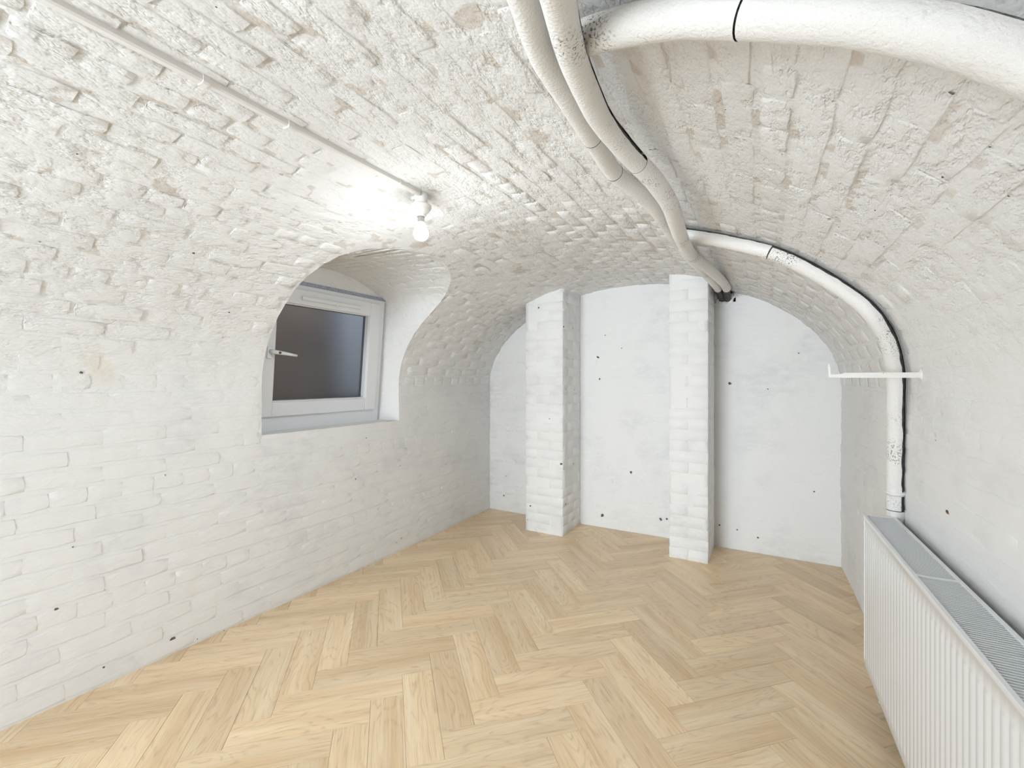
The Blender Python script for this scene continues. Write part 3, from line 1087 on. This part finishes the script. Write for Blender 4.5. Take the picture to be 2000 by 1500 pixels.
def strip(name, y_a, y_b, w0, z0, z1, mat, dz=0.0):
    v, f = [], []
    ys = lin(y_a, y_b, 0.06)
    prof4 = [(-w0, z1), (-w0, z0 + .004), (-w0 + .005, z0), (w0 - .005, z0), (w0, z0 + .004), (w0, z1)]
    for y in ys:
        wv = 0.0022 * nz((0, y, 0), 2.1, 5)
        wz = 0.0018 * nz((0, y, 3), 2.6, 5)
        for x, z in prof4:
            v.append((x + wv, y - 0.2, z + wz + dz))
    n = len(prof4)
    for i in range(len(ys) - 1):
        for k in range(n):
            a, b = i * n + k, i * n + (k + 1) % n
            f.append((a, a + n, b + n, b))
    f.append(tuple(range(n))); f.append(tuple(range((len(ys) - 1) * n, len(ys) * n))[::-1])
    return obj(name, v, f, mat, con, smooth=False)


strip('trunking', Y0 + 0.03, 0.60, 0.0125, -0.010, 0.014, M_PLASTIC)
strip('trunking', 0.604, LY - 0.030, 0.0120, -0.009, 0.014, M_PLASTIC)
for y in (0.02, 0.605, 0.835, 1.29):
    strip('clip', y - 0.008, y + 0.008, 0.0150, -0.0125, 0.014, M_PLASTIC)


# ------------------------------------------------------------------ lagged pipes
def catmull(pts, step=0.02):
    pts = [Vector(p) for p in pts]
    ext = [pts[0] * 2 - pts[1]] + pts + [pts[-1] * 2 - pts[-2]]
    out = []
    for i in range(1, len(ext) - 2):
        p0, p1, p2, p3 = ext[i - 1], ext[i], ext[i + 1], ext[i + 2]
        k = max(2, int((p2 - p1).length / step))
        for j in range(k):
            t = j / k
            out.append(0.5 * ((2 * p1) + (p2 - p0) * t + (2 * p0 - 5 * p1 + 4 * p2 - p3) * t * t + (-p0 + 3 * p1 - 3 * p2 + p3) * t ** 3))
    out.append(pts[-1])
    return out


def outward(p):
    """direction from a point in the room to the nearest vault or wall surface"""
    d = p.x - XC
    if p.z < ZS: return Vector((math.copysign(1, d), 0, 0))
    return Vector((d / HALF ** 2, 0, (p.z - ZS) / RISE ** 2)).normalized()


def tube(path, radius, slit=None, n=20, wob=0.0, seed=0, cap=True):
    """slit = (angle_from, angle_to) left open, measured from the wall side"""
    v, f = [], []
    if slit:
        a0, a1 = slit[1], slit[0] + 2 * math.pi
        angs = [a0 + (a1 - a0) * k / n for k in range(n + 1)]
    else:
        angs = [2 * math.pi * k / n for k in range(n)]
    m = len(angs)
    for i, p in enumerate(path):
        t = (path[min(i + 1, len(path) - 1)] - path[max(i - 1, 0)]).normalized()
        e1 = outward(p); e1 = (e1 - t * e1.dot(t)).normalized()
        e2 = t.cross(e1).normalized()
        for k, a in enumerate(angs):
            rr_ = radius * (1 + wob * nz((p.x + math.cos(a) * .03, p.y + math.sin(a) * .03, p.z), 18, seed))
            da = 0
            if slit and k in (0, m - 1):
                da = 0.16 * nz(p, 28, seed + k)
            v.append(p + e1 * (rr_ * math.cos(a + da)) + e2 * (rr_ * math.sin(a + da)))
    for i in range(len(path) - 1):
        for k in range(m if not slit else m - 1):
            a, b = i * m + k, i * m + (k + 1) % m
            f.append((a, b, b + m, a + m))
    if not slit and cap:
        f.append(tuple(range(m))[::-1]); f.append(tuple(range((len(path) - 1) * m, len(path) * m)))
    return v, f


def pipe(name, pts, radius, joints, label, slits, bare=0.0):
    path = catmull(pts)
    base = path[-1]
    root = empty(name, Matrix.Translation(base))
    tag(root, label, 'pipe', 'white lagged pipes under the vault')
    off = -base
    v, f = tube(path, radius * 0.88)
    obj('foam_core', [p + off for p in v], f, M_CORE, root)
    cum = [0.0]
    for a, b in zip(path, path[1:]): cum.append(cum[-1] + (b - a).length)
    cuts = []
    for q in joints:
        q = Vector(q)
        k = min(range(len(path)), key=lambda i: (path[i] - q).length)
        cuts.append(cum[k])
    edges = [0.0] + sorted(cuts) + [cum[-1] - bare]

    def at(d):
        for i in range(len(cum) - 1):
            if cum[i] <= d <= cum[i + 1]:
                return path[i].lerp(path[i + 1], (d - cum[i]) / max(1e-9, cum[i + 1] - cum[i]))
        return path[-1]
    for i in range(len(edges) - 1):
        a, b = edges[i] + (0.0016 if i else 0), edges[i + 1] - 0.0016
        if b - a < 0.02: continue
        sub = [at(a + (b - a) * k / max(2, int((b - a) / 0.018))) for k in range(max(2, int((b - a) / 0.018)) + 1)]
        sl = slits[i] if i < len(slits) else None
        v, f = tube(sub, radius * RND.uniform(0.985, 1.015), sl, wob=0.03, seed=i + len(name), cap=False)
        obj('lagging', [p + off for p in v], f, M_PIPE, root)
    return root


P1 = [(-0.255, 0.18, 1.855), (-0.31, 0.42, 1.88), (-0.37, 0.684, 1.897), (-0.389, 0.748, 1.904), (-0.408, 0.835, 1.906), (-0.415, 0.929, 1.908), (-0.422, 1.04, 1.909), (-0.433, 1.196, 1.912), (-0.444, 1.432, 1.913),
      (-0.407, 1.637, 1.904), (-0.390, 1.776, 1.897), (-0.392, 1.969, 1.899), (-0.396, 2.139, 1.900), (-0.391, 2.552, 1.901), (-0.373, 2.775, 1.892), (-0.348, 3.15, 1.886), (-0.340, 3.44, 1.884), (-0.336, 3.58, 1.866), (-0.333, 3.80, 1.84)]
P2 = [(-0.17, 0.18, 1.79), (-0.23, 0.42, 1.815), (-0.288, 0.644, 1.834), (-0.305, 0.71, 1.839), (-0.322, 0.787, 1.844), (-0.336, 0.888, 1.848), (-0.347, 1.014, 1.851), (-0.339, 1.135, 1.848), (-0.325, 1.258, 1.843),
      (-0.305, 1.362, 1.832), (-0.292, 1.514, 1.816), (-0.305, 1.708, 1.814), (-0.325, 1.939, 1.819), (-0.332, 2.249, 1.825), (-0.305, 2.602, 1.839), (-0.284, 3.069, 1.862), (-0.281, 3.40, 1.874), (-0.290, 3.55, 1.862), (-0.303, 3.80, 1.838)]
PA = [(-0.352, 2.124, 1.890), (-0.323, 2.124, 1.884), (-0.255, 2.123, 1.862), (-0.153, 2.115, 1.822), (-0.012, 2.085, 1.756), (0.127, 2.095, 1.667), (0.249, 2.095, 1.56), (0.312, 2.095, 1.484), (0.364, 2.143, 1.391),
      (0.396, 2.205, 1.277), (0.404, 2.245, 1.15), (0.408, 2.265, 1.071), (0.411, 2.290, 0.875), (0.412, 2.298, 0.739), (0.412, 2.298, 0.35), (0.412, 2.298, 0.01)]
PB = [(-0.318, 0.800, 1.882), (-0.295, 0.791, 1.876), (-0.212, 0.769, 1.849), (-0.142, 0.757, 1.826), (-0.075, 0.75, 1.798), (0.041, 0.736, 1.739), (0.09, 0.729, 1.712), (0.149, 0.723, 1.674), (0.189, 0.717, 1.643),
      (0.239, 0.717, 1.601), (0.33, 0.70, 1.50), (0.40, 0.68, 1.38), (0.437, 0.66, 1.22)]
dg = math.radians
pipe('insulated_pipe', P1, 0.0270, [(-0.433, 1.196, 1.912), (-0.444, 1.432, 1.913), (-0.391, 2.3, 1.9)], 'white lagged ceiling pipe lying nearer the bulb, passing behind its twin',
     [(dg(-118), dg(-92)), None, None, None], bare=0.33)
pipe('insulated_pipe', P2, 0.0275, [(-0.325, 1.258, 1.843), (-0.332, 2.249, 1.825)], 'white lagged ceiling pipe lying nearer the radiator, running into the end wall hole',
     [(dg(48), dg(78)), None, None], bare=0.36)
pa = pipe('insulated_pipe', PA, 0.0290, [(-0.012, 2.085, 1.756), (0.412, 2.298, 0.739)], 'white lagged branch pipe curving down the vault to the radiator',
          [(dg(20), dg(52)), (dg(24), dg(62)), None])
pipe('insulated_pipe', PB, 0.0300, [(-0.040, 0.745, 1.781)], 'thick white lagged branch pipe crossing the vault nearest the camera', [None, (dg(20), dg(50))])
# band clip on the branch pipe above the radiator
v, f = tube([Vector((0.4114, 2.2935, 0.815)), Vector((0.4116, 2.2950, 0.800))], 0.0312)
base = Vector((0.412, 2.298, 0.01))
obj('pipe_clip', [p - base for p in v], f, M_PLASTIC, pa)

# plaster blob under the crossing
bm = bmesh.new(); bmesh.ops.create_icosphere(bm, subdivisions=2, radius=1)
for vv in bm.verts:
    k = 1 + 0.3 * nz(vv.co, 1.5, 2)
    vv.co = Vector((vv.co.x * 0.010 * k, vv.co.y * 0.011 * k, vv.co.z * 0.013 * k))
m = bpy.data.meshes.new('plaster_lump'); bm.to_mesh(m); bm.free(); m.materials.append(M_CHIP)
link('plaster_lump', m, ceiling, Matrix.Translation((-0.381, 2.25, 1.866)))

# ------------------------------------------------------------------ radiator
RS = -0.037
rx = Vector((0.037, -1, 0)).normalized()
ry = Vector((1, 0.037, 0)).normalized()
mw = Matrix(((rx.x, ry.x, 0, 0.305), (rx.y, ry.y, 0, 2.265), (0, 0, 1, 0.113), (0, 0, 0, 1)))
rad = empty('radiator', mw)
tag(rad, 'white double panel radiator with ribbed front and slatted top grille', 'radiator')
RL, RD, RH = 1.90, 0.104, 0.600


def ribbed(yface, sgn):
    pitch = 0.0333
    n = int((RL - 0.03) / pitch)
    st = (RL - n * pitch) / 2
    xs_ = [(0.0, 0), (0.004, 0)]
    for i in range(n):
        a = st + i * pitch
        xs_ += [(a + 0.003, 0), (a + 0.0075, 1), (a + 0.0255, 1), (a + 0.030, 0)]
    xs_ += [(RL - 0.004, 0), (RL, 0)]
    zs_ = [(0.0, -0.7, 0), (0.006, 0, 0), (0.036, 0, 0), (0.050, 0, 1), (RH - 0.062, 0, 1), (RH - 0.048, 0, 0), (RH - 0.020, 0, 0), (RH - 0.016, 0.8, 0), (RH - 0.006, 0.8, 0), (RH, 0.1, 0)]
    v, f = [], []
    for z, o1, k in zs_:
        for x, r in xs_:
            v.append((x, yface - sgn * (o1 * 0.004 + k * r * 0.0022), z))
    m_ = len(xs_)
    for j in range(len(zs_) - 1):
        for i in range(m_ - 1):
            a = j * m_ + i
            f.append((a, a + 1, a + m_ + 1, a + m_) if sgn > 0 else (a + m_, a + m_ + 1, a + 1, a))
    return v, f


obj('front_panel', *ribbed(0.006, 1), M_RAD, rad, smooth=True)
obj('back_panel', *ribbed(RD - 0.006, -1), M_RAD, rad, smooth=False)
for x in (0.0, RL - 0.002):
    MB().box(x, x + 0.002, 0.004, RD - 0.004, 0.03, RH - 0.002).obj('side_panel', M_RAD, rad)
mb = MB()
nf = 76
for i in range(nf):                       # folded convector fins
    x = 0.02 + (RL - 0.04) * i / (nf - 1)
    mb.box(x - 0.0006, x + 0.0006, 0.022, RD - 0.022, 0.03, RH - 0.045)
mb.box(0.01, RL - 0.01, RD / 2 - 0.002, RD / 2 + 0.002, 0.02, RH - 0.06)
fins = mb.obj('convector_fins', M_RADIN, rad)
fins['kind'] = 'stuff'
MB().box(0, RL, -0.001, 0.010, RH - 0.004, RH + 0.003).obj('grille_rail', M_RAD, rad, bevel=0.0012)
MB().box(0, RL, RD - 0.010, RD + 0.001, RH - 0.004, RH + 0.003).obj('grille_rail', M_RAD, rad, bevel=0.0012)
for x in (0.002, 0.628, 1.262, RL - 0.014):
    MB().box(x, x + 0.012, 0.008, RD - 0.008, RH - 0.006, RH + 0.0025).obj('grille_bar', M_RAD, rad)
lm = mesh('slat', *(lambda b: (b.v, b.f))(MB().box(-0.0013, 0.0013, 0.009, RD - 0.009, -0.010, 0.001)), M_RAD, False)
x = 0.022
while x < RL - 0.02:
    if not any(b - 0.004 < x < b + 0.016 for b in (0.628, 1.262)):
        link('slat', lm, rad, Matrix.Translation((x, 0, RH)))
    x += 0.0105
for x in (0.28, RL - 0.28):                 # hanging brackets between panel and wall
    MB().box(x, x + 0.03, RD - 0.006, RD + 0.05, 0.10, RH - 0.10).obj('hanging_bracket', M_RAD, rad)
for x in (0.03, RL - 0.03):                 # feet tails down to the floor
    v, f = lathe([(0.0075, 0.02), (0.0075, -0.113)], 14)
    o = obj('tail_pipe', v, f, M_RAD, rad); o.location = (x, RD / 2, 0.0)
    v, f = lathe([(0.0, 0.06), (0.012, 0.058), (0.015, 0.03), (0.012, 0.0), (0.0, 0.0)], 16)
    o = obj('valve', v, f, M_RAD, rad); o.location = (x, RD / 2, -0.045)

# ------------------------------------------------------------------ iron bar on the right wall
bar = empty('wall_bracket', Matrix.Translation((0.448, 2.063, 1.265)))
tag(bar, 'white painted flat iron bar sticking out of the wall above the radiator', 'bracket')
v = []
secs = [(0.012, 0.0, 0.0092, 0.004), (-0.03, 0, 0.0092, 0.004), (-0.14, 0, 0.0092, 0.004), (-0.225, 0, 0.0090, 0.0038), (-0.232, -0.002, 0.0070, 0.0036), (-0.268, -0.003, 0.0055, 0.0032)]
f = []
for i, (x, z, hh, w) in enumerate(secs):
    v += [(x, -w, z - hh), (x, w, z - hh), (x, w, z + hh), (x, -w, z + hh)]
    if i:
        for k in range(4):
            a, b = (i - 1) * 4 + k, (i - 1) * 4 + (k + 1) % 4
            f.append((a, b, b + 4, a + 4))
f.append((0, 3, 2, 1)); f.append(tuple(range(len(v) - 4, len(v))))
obj('bar', v, f, M_BARPAINT, bar, smooth=False)
mb = MB()
mb.add([(-0.264, -.004, -.009), (-0.271, -.004, -.009), (-0.271, .004, -.009), (-0.264, .004, -.009), (-0.267, -.004, .030), (-0.275, -.004, .030), (-0.275, .004, .030), (-0.267, .004, .030), (-0.2715, 0, .046)],
       [(0, 1, 2, 3), (0, 4, 5, 1), (1, 5, 6, 2), (2, 6, 7, 3), (3, 7, 4, 0), (4, 8, 5), (5, 8, 6), (6, 8, 7), (7, 8, 4)])
mb.obj('upturned_tip', M_BARPAINT, bar)
bm = bmesh.new(); bmesh.ops.create_icosphere(bm, subdivisions=2, radius=1)
for vv in bm.verts:
    k = 1 + 0.3 * nz(vv.co, 1.6, 6)
    vv.co = Vector((vv.co.x * 0.010 * k, vv.co.y * 0.013 * k, vv.co.z * 0.019 * k))
m = bpy.data.meshes.new('mortar_bed'); bm.to_mesh(m); bm.free(); m.materials.append(M_BARPAINT)
link('mortar_bed', m, bar, Matrix.Translation((-0.007, 0, 0.002)))

# rusty stub in the right wall
bm = bmesh.new(); bmesh.ops.create_icosphere(bm, subdivisions=2, radius=1)
for vv in bm.verts:
    k = 1 + 0.4 * nz(vv.co, 1.6, 9)
    vv.co = Vector((vv.co.x * 0.006 * k, vv.co.y * 0.012 * k, vv.co.z * 0.006 * k))
m = bpy.data.meshes.new('rusty_stub'); bm.to_mesh(m); bm.free(); m.materials.append(M_RUST)
o = link('rusty_stub', m, None, Matrix.Translation((0.454, 1.839, 0.852)) @ Matrix.Rotation(dg(20), 4, 'X'))
tag(o, 'small rust brown iron stub in the wall just above the radiator', 'iron stub')

# dry straw caught on the vault
mb = MB()
path = catmull([(-1.545, 0.83, 1.955), (-1.52, 0.85, 1.957), (-1.495, 0.875, 1.963), (-1.475, 0.905, 1.970)], 0.006)
v, f = tube(path, 0.0012, n=6)
c0 = path[0]
o = obj('straw', [p - c0 for p in v], f, M_STRAW); o.location = c0
tag(o, 'thin dry straw stuck to the rough vault left of the conduit', 'straw')

# every piece owns its mesh (one flat ray tree renders faster than many small instances)
for o in list(bpy.data.objects):
    if o.type == 'MESH' and o.data.users > 1:
        o.data = o.data.copy()
